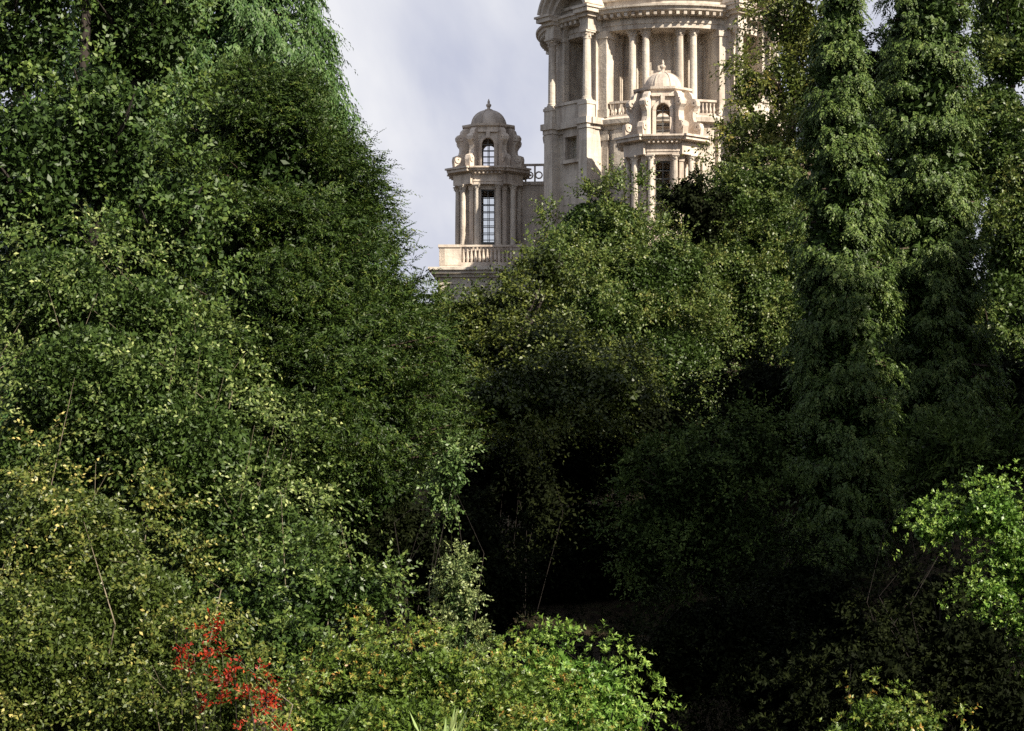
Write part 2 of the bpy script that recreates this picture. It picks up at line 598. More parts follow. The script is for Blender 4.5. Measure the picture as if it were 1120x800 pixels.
# --- entablature, cornice, parapet of the drum
en = MB()
en.lathe([(7.3, 32.4), (8.55, 32.4), (8.55, 32.72), (8.62, 32.74), (8.62, 33.0), (8.5, 33.02), (8.5, 33.2), (8.7, 33.22), (8.75, 33.31)], 120)
lower(en).build('entablature', STONE, mem)
co = MB()
co.lathe([(8.8, 33.665), (9.3, 33.85), (9.35, 34.05), (9.5, 34.1), (9.52, 34.25), (8.9, 34.35)], 120)
for k in range(110):
    co.M = at_rot(k * 360 / 110)
    co.box(-0.11, 0.11, -9.22, -8.7, 33.55, 33.78)
lower(co).build('cornice', STONE, mem).location.z = -0.35
pa = MB()
pa.lathe([(8.65, 34.3), (8.65, 34.75), (8.85, 34.8), (8.85, 35.0), (8.5, 35.05), (8.45, 36.3), (8.7, 36.35), (8.7, 36.6), (8.2, 36.65), (7.5, 36.7), (7.5, 39.0), (7.8, 39.1), (7.8, 39.4), (7.2, 39.5)], 96)
lower(pa).build('parapet', STONE, mem).location.z = -0.35
dm = MB()
dm.lathe([(7.25 * math.cos(t), 39.5 + 7.6 * math.sin(t)) for t in np.linspace(0, 1.42, 16)], 64)
dome = lower(dm).build('dome', COPPER, mem)
dome.location.z = -0.35
ln = MB()
ln.lathe([(1.3, 46.6), (1.3, 47.2), (1.0, 47.3), (1.0, 49.3), (1.3, 49.4), (1.2, 49.7), (0.8, 50.4), (0.25, 51.0), (0.15, 51.3), (0.22, 51.5), (0.03, 52.2)], 24)
lower(ln).build('lantern', STONE, dome)

# --- colonnade columns: two pairs in each of the four bays
proto = lower(column_mb(0.275, 26.3, 32.4)).build('column', STONE, mem)
first = True
for k in range(4):
    for a in (-15.6, -8.6, 8.6, 15.6):
        c = proto if first else proto.copy()
        if not first:
            COL.objects.link(c)
        first = False
        ang = math.radians(90 * k + a)
        place(c, 7.95 * math.sin(ang), -7.95 * math.cos(ang), ang)
# end piers of the bays
pm = MB()
pm.box(-0.48, 0.48, -8.75, -6.2, 26.3, 31.9)
pm.box(-0.56, 0.56, -8.83, -6.2, 26.3, 26.9)
pm.box(-0.56, 0.56, -8.83, -6.2, 31.9, 32.39)
pier = lower(pm).build('pier', STONE, mem)
first = True
for k in range(4):
    for a in (-30.0, 30.0):
        c = pier if first else pier.copy()
        if not first:
            COL.objects.link(c)
        first = False
        c.rotation_euler = (0, 0, math.radians(90 * k + a))
# balustrades between the columns
for k in range(4):
    bl = MB()
    a0 = math.radians(90 * k - 26)
    a1 = math.radians(90 * k + 26)
    bl.arc([(8.3, 27.25), (8.62, 27.25), (8.62, 27.4), (8.3, 27.4)], a0, a1, 16)
    bl.arc([(8.3, 26.3), (8.62, 26.3), (8.62, 26.45), (8.3, 26.45)], a0, a1, 16)
    for j in range(27):
        bl.M = at_rot(90 * k - 25 + 50 * j / 26)
        bl.lathe([(0.06, 26.45), (0.11, 26.65), (0.05, 26.95), (0.08, 27.25)], 8, (0, -8.46))
    lower(bl).build('balustrade', STONE_W, mem)


# --- the arched pavilions between the bays
def make_pavilion():
    w = MB()
    w.box(-2.55, 2.55, -9.35, -7.0, 16.75, 23.55)                     # base block with a square window opening
    w.box(-2.55, -0.7, -9.35, -7.0, 23.55, 25.2)
    w.box(0.7, 2.55, -9.35, -7.0, 23.55, 25.2)
    w.box(-2.55, 2.55, -9.35, -7.0, 25.2, 25.5)
    w.box(-0.7, 0.7, -7.6, -7.0, 23.55, 25.2)
    w.box(-2.7, 2.7, -9.5, -7.0, 25.5, 25.8)
    w.box(-2.95, 2.95, -9.8, -7.0, 25.8, 26.25)
    # arched niche wall above
    w.arch_panel(2.35, 26.25, 34.2, 1.35, 32.3, -9.0, -8.6)
    w.box(-2.35, -1.6, -8.6, -6.4, 26.25, 34.2)
    w.box(1.6, 2.35, -8.6, -6.4, 26.25, 34.2)
    w.box(-1.6, 1.6, -6.9, -6.4, 26.25, 34.2)
    w.box(-2.3, 2.3, -8.59, -6.4, 34.2, 34.35)
    pav = lower(w).build('pavilion', STONE, mem)
    # side pilasters and impost bands
    p = MB()
    for s in (-1, 1):
        p.box(s * 1.45 - 0.12, s * 1.45 + 0.12, -9.12, -9.0, 26.25, 32.2)
        p.box(s * 1.45 - 0.2, s * 1.45 + 0.2, -9.18, -9.0, 32.2, 32.45)
        for y in (-8.5, -7.7):
            x0, x1 = sorted((s * 2.35, s * 2.47))
            p.box(x0, x1, y - 0.22, y + 0.22, 26.25, 31.9)
            x0, x1 = sorted((s * 2.35, s * 2.55))
            p.box(x0, x1, y - 0.3, y + 0.3, 31.9, 32.39)
    p.arch_band(1.36, 1.6, 32.45, -9.14, -9.0)
    lower(p).build('pilaster', STONE, pav)
    # broken entablature over the columns and segmental arched pediment
    e = MB()
    for s in (-1, 1):
        for (z0, z1, ex) in ((32.4, 32.8, 0), (32.8, 33.35, -0.06), (33.35, 33.6, 0.2), (33.6, 33.9, 0.5), (33.9, 34.05, 0.62)):
            x0, x1 = sorted((s * (1.58 - ex * 0.3), s * (2.6 + ex)))
            e.box(x0, x1, -10.0 - ex, -6.8, z0, z1)
    ent = lower(e).build('pavilion_entablature', STONE, pav)
    pe = MB()
    R = 2.75
    for (ri, ro, yf) in ((R - 0.75, R - 0.4, -9.75), (R - 0.4, R - 0.12, -10.05), (R - 0.12, R + 0.12, -10.4), (R + 0.12, R + 0.3, -10.55)):
        pe.arch_band(ri, ro, 33.35, yf, -7.2, math.radians(16), math.radians(164), 22)
    pe.box(-0.3, 0.3, -10.1, -8.9, 35.1, 35.9)
    lower(pe).build('pediment', STONE, pav)
    # balcony parapet with pedestals carrying columns down to the terrace
    b_ = MB()
    b_.box(-1.55, 1.55, -9.75, -9.4, 26.25, 27.45)
    b_.box(-1.56, 1.56, -9.85, -9.3, 27.45, 27.65)
    lower(b_).build('parapet_panel', STONE, pav)
    pd = MB()
    for s in (-1, 1):
        x = s * 2.1
        pd.box(x - 0.5, x + 0.5, -10.1, -9.3, 18.6, 25.5)
        pd.box(x - 0.65, x + 0.65, -10.25, -9.3, 16.75, 18.6)
        pd.box(x - 0.58, x + 0.58, -10.18, -9.25, 25.52, 25.82)
        pd.box(x - 0.7, x + 0.7, -10.32, -9.25, 25.83, 26.27)
        pd.box(x - 0.5, x + 0.5, -10.1, -9.3, 26.28, 27.2)
        pd.box(x - 0.56, x + 0.56, -10.16, -9.25, 27.2, 27.4)
    lower(pd).build('pedestal', STONE, pav)
    c1 = lower(column_mb(0.33, 27.4, 32.4)).build('column', STONE, pav)
    place(c1, -2.1, -9.68)
    c2 = c1.copy()
    COL.objects.link(c2)
    place(c2, 2.1, -9.68)
    # square window of the base
    wf = MB()
    wf.box(-0.95, -0.7, -9.55, -9.34, 23.55, 25.45)
    wf.box(0.7, 0.95, -9.55, -9.34, 23.55, 25.45)
    wf.box(-0.95, 0.95, -9.56, -9.33, 25.2, 25.48)
    wf.box(-1.1, 1.1, -9.7, -9.33, 23.3, 23.55)
    wf.box(-0.03, 0.03, -8.78, -8.72, 23.55, 25.2)
    wf.box(-0.7, 0.7, -8.775, -8.725, 24.4, 24.46)
    win = lower(wf).build('window', STONE, pav)
    wp = MB()
    wp.box(-0.7, 0.7, -8.755, -8.745, 23.55, 25.2)
    lower(wp).build('pane', GLASS, win)
    return pav


pav = make_pavilion()
pav.rotation_euler = (0, 0, math.radians(-45))
pav.scale = (0.88, 0.97, 1.0)
for a in (45, 135, 225):
    c = copy_tree(pav)
    c.rotation_euler = (0, 0, math.radians(a))


# --- the corner turrets
def make_turret():
    A = 2.05
    w = MB()
    # stepped plinth
    w.lathe([(2.95 / math.cos(PI / 8), 16.75), (2.95 / math.cos(PI / 8), 18.0), (2.85 / math.cos(PI / 8), 18.05), (2.85 / math.cos(PI / 8), 18.4)], 8, phase=PI / 8)
    hw = A * math.tan(PI / 8)
    for k in range(4):
        w.M = at_rot(90 * k)
        w.box(-hw, -0.5, -A, -A + 0.35, 18.4, 23.0)
        w.box(0.5, hw, -A, -A + 0.35, 18.4, 23.0)
        w.box(-0.5, 0.5, -A, -A + 0.35, 22.65, 23.0)
        w.M = at_rot(90 * k + 45)
        w.box(-hw + 0.02, hw - 0.02, -A, -A + 0.35, 18.4, 23.0)
        for s in (-1, 1):        # pilasters beside the corner column
            w.M = at_rot(90 * k + 45 + s * 13.5)
            w.box(-0.17, 0.17, -2.36, -1.9, 18.4, 22.6)
            w.box(-0.22, 0.22, -2.42, -1.9, 22.6, 22.99)
    t = lower(w).build('turret', STONE_W, mem)
    # entablature and cornice
    e = MB()

    def oct_(prof):
        e.lathe([(a / math.cos(PI / 8), z) for a, z in prof], 8, phase=PI / 8)
    oct_([(2.5, 23.0), (2.5, 23.18), (2.55, 23.2), (2.55, 23.32), (2.45, 23.34), (2.45, 23.72), (2.6, 23.76), (2.65, 23.86)])
    for k in range(4):
        e.M = at_rot(90 * k + 45)
        e.box(-0.95, 0.95, -2.75, -2.0, 23.01, 23.73)
    e.M = Matrix.Identity(4)
    ent = lower(e).build('entablature', STONE_W, t)
    e = MB()
    oct_([(2.7, 23.865), (2.95, 23.96), (3.0, 24.1), (3.12, 24.14), (3.12, 24.25), (2.5, 24.35)])
    for k in range(4):
        e.M = at_rot(90 * k + 45)
        e.box(-1.1, 1.1, -3.25, -2.0, 23.92, 24.12)
        e.box(-1.2, 1.2, -3.38, -2.0, 24.13, 24.27)
        e.M = at_rot(90 * k)
        for j in range(7):
            e.box(-0.9 + 0.3 * j - 0.06, -0.9 + 0.3 * j + 0.06, -2.86, -2.5, 23.74, 23.88)
    lower(e).build('cornice', STONE_W, t)
    # attic with round headed openings
    a = MB()
    B = 1.75
    hb = B * math.tan(PI / 8)
    for k in range(4):
        a.M = at_rot(90 * k)
        a.arch_panel(hb, 24.3, 27.35, 0.45, 26.05, -B, -B + 0.35, 10)
        a.arch_band(0.46, 0.66, 26.05, -B - 0.14, -B, 0, PI, 12)
        a.box(-0.68, -0.47, -B - 0.12, -B, 24.4, 26.05)
        a.box(0.47, 0.68, -B - 0.12, -B, 24.4, 26.05)
        a.box(-0.14, 0.14, -B - 0.24, -B - 0.1, 26.5, 27.05)
        a.box(-0.75, 0.75, -B - 0.2, -B, 26.95, 27.1)
        a.M = at_rot(90 * k + 45)
        a.box(-hb + 0.02, hb - 0.02, -B, -B + 0.35, 24.3, 27.35)
    a.M = Matrix.Identity(4)
    a.lathe([(1.78 / math.cos(PI / 8), 27.35), (1.95 / math.cos(PI / 8), 27.45), (1.98 / math.cos(PI / 8), 27.6), (1.5 / math.cos(PI / 8), 27.66)], 8, phase=PI / 8)
    lower(a).build('attic', STONE_W, t)
    # scroll buttresses at the four corners, two to each
    for k in range(4):
        v = MB()
        for s in (-1, 1):
            v.M = at_rot(90 * k + 45 + s * 15) @ Matrix.Rotation(PI / 2, 4, 'Z')
            # section in (radius, z): prism() uses x for the radius once turned
            pts = [(1.6, 24.3), (2.95, 24.3), (3.02, 24.85), (2.95, 25.15), (2.72, 25.25), (2.5, 25.3), (2.4, 25.6), (2.42, 25.95), (2.55, 26.15), (2.72, 26.35), (2.74, 26.6), (2.6, 26.78), (2.38, 26.85), (2.3, 27.1), (2.1, 27.3), (1.6, 27.34)]
            pts = [(-x, z) for x, z in pts][::-1]
            v.prism(pts, -0.2, 0.2)
            for (cx, cz, r) in ((-2.72, 24.92, 0.26), (-2.5, 26.52, 0.22)):
                v.arch_band(0.07, r, cz, -0.27, 0.27, 0, 2 * PI - 0.01, 14, cx)
        lower(v).build('scroll_buttress', STONE_W, t)
    # dome and finial
    d = MB()
    prof = [(1.5, 27.66), (1.5, 27.85), (1.42, 27.9)]
    prof += [(1.36 * math.cos(x), 27.92 + 1.16 * math.sin(x)) for x in np.linspace(0, 1.4, 9)]
    d.lathe(prof, 32)
    for k in range(8):
        pts = [(1.40 * math.cos(x), 27.92 + 1.20 * math.sin(x)) for x in np.linspace(0, 1.4, 9)]
        d.M = at_rot(45 * k + 22.5)
        d.prism([(p[0], p[1]) for p in pts] + [(0.1, 27.95)], -0.035, 0.035)
    d.M = Matrix.Identity(4)
    dome_ = lower(d).build('dome', LEAD, t)
    dome_.location.z = -0.2
    f_ = MB()
    f_.lathe([(0.3, 29.06), (0.3, 29.14), (0.12, 29.2), (0.12, 29.3), (0.2, 29.42), (0.2, 29.52), (0.08, 29.62), (0.1, 29.72), (0.02, 29.95)], 12)
    lower(f_).build('finial', STONE_W, t).location.z = -0.2
    # columns
    cp = lower(column_mb(0.215, 18.4, 23.0, 12)).build('column', STONE, t)
    first = True
    for k in range(4):
        for ang in (-19, 19, 45):
            c = cp if first else cp.copy()
            if not first:
                COL.objects.link(c)
            first = False
            an = math.radians(90 * k + ang)
            r = 2.42 if abs(ang) == 19 else 2.62
            place(c, r * math.sin(an), -r * math.cos(an), an)
    # windows: glazing bars in frames, in the four tall openings and the four attic ones
    for k in range(4):
        g_ = MB()
        g_.M = at_rot(90 * k)
        y0, y1 = -A + 0.14, -A + 0.22
        g_.box(-0.5, -0.45, y0, y1, 18.4, 22.65)
        g_.box(0.45, 0.5, y0, y1, 18.4, 22.65)
        g_.box(-0.45, 0.45, y0, y1, 22.55, 22.65)
        g_.box(-0.45, 0.45, y0, y1, 18.4, 18.75)
        g_.box(-0.025, 0.025, y0 + 0.01, y1 - 0.01, 18.75, 22.55)
        for j in range(1, 7):
            z = 18.75 + 3.8 * j / 7
            g_.box(-0.45, 0.45, y0 + 0.012, y1 - 0.012, z - 0.03, z + 0.03)
        gw = lower(g_).build('window', IRON, t)
        p_ = MB()
        p_.M = at_rot(90 * k)
        p_.box(-0.45, 0.45, -A + 0.175, -A + 0.185, 18.75, 22.55)
        lower(p_).build('pane', GLASS, gw)
        g_ = MB()
        g_.M = at_rot(90 * k)
        y0, y1 = -B + 0.14, -B + 0.2
        g_.box(-0.03, 0.03, y0, y1, 24.32, 26.45)
        for z in (24.7, 25.15, 25.6, 26.05):
            g_.box(-0.45, 0.45, y0 + 0.01, y1 - 0.01, z - 0.03, z + 0.03)
        lower(g_).build('arched_window', IRON, t)
    # bastion below and its balustrade
    bs = MB()
    H = 3.55
    bs.box(-H, H, -H, H, 2, 16.0)
    bs.box(-H - 0.25, H + 0.25, -H - 0.25, H + 0.25, 16.0, 16.25)
    bs.box(-H - 0.55, H + 0.55, -H - 0.55, H + 0.55, 16.25, 16.5)
    bs.box(-H - 0.75, H + 0.75, -H - 0.75, H + 0.75, 16.5, 16.7)
    bs.box(-H + 0.05, H - 0.05, -H + 0.05, H - 0.05, 16.7, 16.9)
    lower(bs).build('bastion', STONE, t)
    ba = MB()
    for k in range(4):
        ba.M = at_rot(90 * k)
        for s in (-1, 1):
            x0, x1 = sorted((s * 1.9, s * 3.53))
            ba.box(x0, x1, -H + 0.02, -H + 0.42, 16.9, 18.2)
            x0, x1 = sorted((s * 1.9, s * 3.6))
            ba.box(x0, x1, -H - 0.06, -H + 0.48, 18.2, 18.4)
        ba.box(-1.9, 1.9, -H, -H + 0.4, 18.24, 18.38)
        ba.box(-1.9, 1.9, -H + 0.04, -H + 0.38, 16.9, 17.1)
        for j in range(13):
            ba.lathe([(0.07, 17.1), (0.12, 17.4), (0.06, 17.9), (0.09, 18.24)], 8, (-1.75 + 3.5 * j / 12, -H + 0.2))
    lower(ba).build('balustrade', STONE_W, t)
    return t


tur = make_turret()
tur.location = (0, -RT, -0.55)
for k in (1, 2, 3):
    c = copy_tree(tur)
    a = math.radians(90 * k)
    c.location = (RT * math.sin(a), -RT * math.cos(a), -0.55)
    c.rotation_euler = (0, 0, a + (math.radians(4) if k == 3 else 0))
# wing walls joining each turret to the drum, with an openwork parapet
for k in range(4):
    w = MB()
    w.M = at_rot(90 * k)
    w.box(-0.45, 0.45, -10.6, -8.3, 16.9, 22.6)
    w.box(-0.6, 0.6, -10.7, -8.2, 22.6, 22.85)
    wing = lower(w).build('wing_wall', STONE_W, mem)
    w = MB()
    w.M = at_rot(90 * k)
    for y in (-10.3, -9.6, -8.9):
        w.box(-0.1, 0.1, y - 0.06, y + 0.06, 22.85, 24.1)
    for j in range(3):
        w.M = at_rot(90 * k) @ Matrix.Translation((0, -10.0 + 0.7 * j, 0)) @ Matrix.Rotation(PI / 2, 4, 'Z')
        w.arch_band(0.2, 0.3, 23.4, -0.06, 0.06, 0, 2 * PI - 0.01, 12)
    w.M = at_rot(90 * k)
    w.box(-0.14, 0.14, -10.6, -8.4, 24.1, 24.25)
    lower(w).build('openwork_parapet', STONE_W, wing)


# ------------------------------------------------------------------ foliage
def unit(a):
    return a / np.maximum(np.linalg.norm(a, axis=-1, keepdims=True), 1e-9)


def rdir(n, rng):
    return unit(rng.normal(size=(n, 3)))


class Leaves:
    """gathers leaf blades (one four-cornered face each, folded at the middle); build() links ONE mesh"""

    def __init__(self, seed):
        self.V, self.T = [], []
        self.rng = np.random.default_rng(seed)

    def blades(self, base, axis, normal, length, width, tint, bend=0.15):
        axis = unit(axis)
        side = unit(np.cross(axis, normal))
        nn = np.cross(side, axis)
        l = length[:, None]
        w = width[:, None]
        mid = base + axis * l * 0.48 + nn * w * 0.18
        tip = base + axis * l - nn * l * bend
        v = np.stack([base, mid + side * w * 0.5, tip, mid - side * w * 0.5], 1)
        self.V.append(v.reshape(-1, 3).astype(np.float32))
        self.T.append(np.clip((tint - 0.5) * 1.45 + 0.5, 0, 1).astype(np.float32))

    def sprays(self, o, d, nrm, L, n, leaf, width, ang=0.9, droop=0.25, jit=0.35, taper=0.4, t0=0.12, tint=None, whorl=False):
        """o, d, nrm: (M,3); each spray is a twig with n leaves"""
        rng = self.rng
        M = len(o)
        d = unit(d)
        side = unit(np.cross(d, nrm))
        up = np.cross(side, d)
        k = np.arange(n)
        if whorl:
            t = np.clip(0.72 + 0.28 * rng.random((M, n)), 0, 1)
            ph = 2.4 * k[None] + rng.random((M, 1)) * 6.28 + rng.normal(size=(M, n)) * 0.3
            A = ang * (0.6 + 0.7 * rng.random((M, n)))
        else:
            t = t0 + (1 - t0) * (k[None] + rng.random((M, n)) * 0.9) / n
            sg = np.where(k % 2 == 0, 1.0, -1.0)[None] * np.ones((M, 1))
        p = o[:, None] + d[:, None] * (L[:, None] * t)[..., None]
        p[..., 2] -= droop * L[:, None] * t * t
        tang = np.repeat(d[:, None], n, 1).copy()
        tang[..., 2] -= 2 * droop * t
        tang = unit(tang)
        if whorl:
            ax = tang * np.cos(A)[..., None] + (side[:, None] * np.cos(ph)[..., None] + up[:, None] * np.sin(ph)[..., None]) * np.sin(A)[..., None]
            nm = tang * 1.0 + rng.normal(size=(M, n, 3)) * jit * 0.6
        else:
            a = ang * (1 - 0.55 * t ** 3)
            ax = tang * np.cos(a)[..., None] + side[:, None] * (sg * np.sin(a))[..., None] + rng.normal(size=(M, n, 3)) * jit * 0.5
            nm = up[:, None] + rng.normal(size=(M, n, 3)) * jit
        ln = leaf * (1 - taper * t) * (0.75 + 0.5 * rng.random((M, n)))
        wd = ln / leaf * width * (0.8 + 0.4 * rng.random((M, n)))
        if tint is None:
            tint = rng.random(M)
        tt = 0.55 * tint[:, None] + 0.45 * rng.random((M, n))
        self.blades(p.reshape(-1, 3), ax.reshape(-1, 3), nm.reshape(-1, 3), ln.reshape(-1), wd.reshape(-1), tt.reshape(-1))

    def fill(self, pts, size, tint=0.3):  # crown interior: leaves limited to dark tints, shade put into their colour
        rng = self.rng
        n = len(pts)
        self.blades(pts, rdir(n, rng), rdir(n, rng), size * (0.7 + 0.6 * rng.random(n)), size * 0.5 * (0.7 + 0.6 * rng.random(n)), tint * rng.random(n))

    def build(self, name, mat, parent, origin):
        V = np.concatenate(self.V) - np.asarray(origin, np.float32)
        T = np.concatenate(self.T)
        nq = len(T)
        me = bpy.data.meshes.new(name)
        me.vertices.add(nq * 4)
        me.vertices.foreach_set('co', V.astype(np.float32).ravel())
        me.loops.add(nq * 4)
        me.loops.foreach_set('vertex_index', np.arange(nq * 4, dtype=np.int32))
        me.polygons.add(nq)
        me.polygons.foreach_set('loop_start', np.arange(0, nq * 4, 4, dtype=np.int32))
        me.update(calc_edges=True)
        at_ = me.attributes.new('tint', 'FLOAT', 'FACE')
        at_.data.foreach_set('value', T)
        me.materials.append(mat)
        o = bpy.data.objects.new(name, me)
        COL.objects.link(o)
        o.parent = parent
        LEAFCOUNT[0] += nq
        return o


LEAFCOUNT = [0]
SEED = [100]


def to_cam(c):
    return unit(-np.asarray(c, float))


def blob_plant(name, label, cat, Y, blobs, mat, leaf=0.06, width=None, clump=0.35, sprays=14, n=9, L=0.9, ang=0.9, droop=0.2, up=0.2,
               dens=1.0, fill=1.0, fillsize=None, whorl=False, jit=0.65, group=None, stems='trunk', bark=None, base=None, taper=0.3,
               out=0.7, flat=0.0, part='crown', hole=0.0, depth=1.0, back=0.45, edge=1.0):
    """a broad-leaved tree or shrub: blobs are (px, py, rx, ry, dY) - the masses of its crown"""
    SEED[0] += 1
    rng = np.random.default_rng(SEED[0])
    E = []
    for bl in blobs:
        px, py, rx, ry = bl[:4]
        dY = bl[4] if len(bl) > 4 else 0.0
        y = Y + dY
        c = np.array(at(px, py, y))
        a, b_ = rx / F * y, ry / F * y
        E.append((c, np.array([a, depth * (a * 0.5 + min(a, b_) * 0.5), b_])))
    cx = float(np.mean([e[0][0] for e in E])) if base is None else at(base, HY, Y).x
    root = empty(name, (cx, Y, float(ground(cx, Y))))
    tag(root, label, cat, group)
    lv = Leaves(SEED[0] + 5000)
    C, N = [], []
    for i, (c, r) in enumerate(E):
        area = 4 * PI * ((r[0] * r[1]) ** 1.6 / 3 + (r[0] * r[2]) ** 1.6 / 3 + (r[1] * r[2]) ** 1.6 / 3) ** (1 / 1.6)
        k = int(dens * 1.1 * area / (clump * clump) * 0.55) + 3
        u = rdir(k, rng)
        rad = 0.64 + 0.46 * rng.random(k) ** 0.8 * edge
        p = c + u * r * rad[:, None]
        nm = unit(u / r)
        ok = np.ones(k, bool)
        for j, (c2, r2) in enumerate(E):
            if j != i:
                ok &= (((p - c2) / (r2 * 0.86)) ** 2).sum(1) > 1
        ok &= (nm @ to_cam(c) > -0.25) | (rng.random(k) < back)
        if hole:
            ok &= rng.random(k) > hole
        ok &= p[:, 2] > ground(p[:, 0], p[:, 1]) + 0.05
        C.append(p[ok])
        N.append(nm[ok])
    C = np.concatenate(C)
    N = np.concatenate(N)
    K = len(C)
    cs = clump * (0.65 + 0.7 * rng.random(K))
    tint_c = rng.random(K)
    M = K * sprays
    o = np.repeat(C, sprays, 0) + rdir(M, rng) * (np.repeat(cs, sprays) * 0.35 * rng.random(M))[:, None]
    nr = np.repeat(N, sprays, 0)
    d = rdir(M, rng) + nr * out
    d[:, 2] += up
    if flat:
        d[:, 2] *= 1 - flat
    d = unit(d)
    nrm = unit(np.array([0, 0, 0.6]) + 0.9 * nr + 0.35 * rng.normal(size=(M, 3)))
    ln = L * np.repeat(cs, sprays) * (0.6 + 0.7 * rng.random(M))
    tint = 0.5 * np.repeat(tint_c, sprays) + 0.5 * rng.random(M)
    lv.sprays(o, d, nrm, ln, n, leaf, width or leaf * 0.5, ang, droop, jit, taper, tint=tint, whorl=whorl)
    # leaves inside the crown
    for c, r in E:
        fs = fillsize or leaf * 1.15
        area = 4 * PI * (r[0] * r[1] + r[0] * r[2] + r[1] * r[2]) / 3
        k = int(fill * 2.2 * area / (fs * fs * 0.3))
        k = min(k, 110000)
        u = rdir(k, rng)
        p = c + u * r * (0.3 + 0.38 * rng.random(k) ** 0.6)[:, None]
        p = p[p[:, 2] > ground(p[:, 0], p[:, 1]) + 0.03]
        lv.fill(p, fs)
    lv.build(part, LM[mat], root, root.location)
    # wood
    wb = MB()
    z0 = float(ground(cx, Y))
    bk = bark or (BARK if stems == 'trunk' else BARK_DARK)
    if stems == 'trunk':
        top = max(E, key=lambda e: e[0][2])[0]
        hgt = top[2] - z0
        tr = max(0.04, 0.014 * hgt)
        mid = np.array([0.6 * cx + 0.4 * top[0], 0.6 * Y + 0.4 * top[1], z0 + 0.5 * hgt])
        wb.tube([(cx, Y, z0 - 0.1), (cx + 0.02, Y, z0 + 0.12 * hgt), mid, top], [tr * 1.5, tr * 1.05, tr * 0.7, tr * 0.2], 9)
        for c, r in E:
            for q in range(4):
                u = rdir(1, rng)[0]
                u[2] = abs(u[2]) * 0.8
                e_ = c + u * r * 0.9
                s_ = c + np.array([0, 0, -0.55 * r[2]])
                m_ = 0.5 * s_ + 0.5 * e_ + np.array([0, 0, 0.15 * r[2] * rng.random()])
                wb.tube([0.35 * mid + 0.65 * s_, s_, m_, e_], [tr * 0.5, tr * 0.42, tr * 0.25, tr * 0.05], 5)
        wb.v = [(x - cx, y - Y, z - z0) for x, y, z in wb.v]
        wb.build('trunk', bk, root)
    else:
        for c, r in E:
            nst = 4 if stems == 'stems' else 6
            for q in range(nst):
                u = rdir(1, rng)[0]
                u[2] = abs(u[2])
                e_ = c + u * r * (0.88 if stems == 'stems' else 1.0)
                bx, by = c[0] + u[0] * r[0] * 0.2, c[1] + u[1] * r[1] * 0.2
                s_ = np.array([bx, by, float(ground(bx, by)) - 0.05])
                m_ = 0.45 * s_ + 0.55 * e_
                m_ = m_ + rng.normal(size=3) * 0.12 * abs(e_[2] - s_[2])
                m_[2] += 0.12 * abs(e_[2] - s_[2])
                tr = 0.005 + 0.0025 * r[2]
                wb.tube([s_, m_, e_], [tr, tr * 0.7, tr * 0.2], 5)
        wb.v = [(x - cx, y - Y, z - z0) for x, y, z in wb.v]
        wb.build('stems', bk, root)
    return root


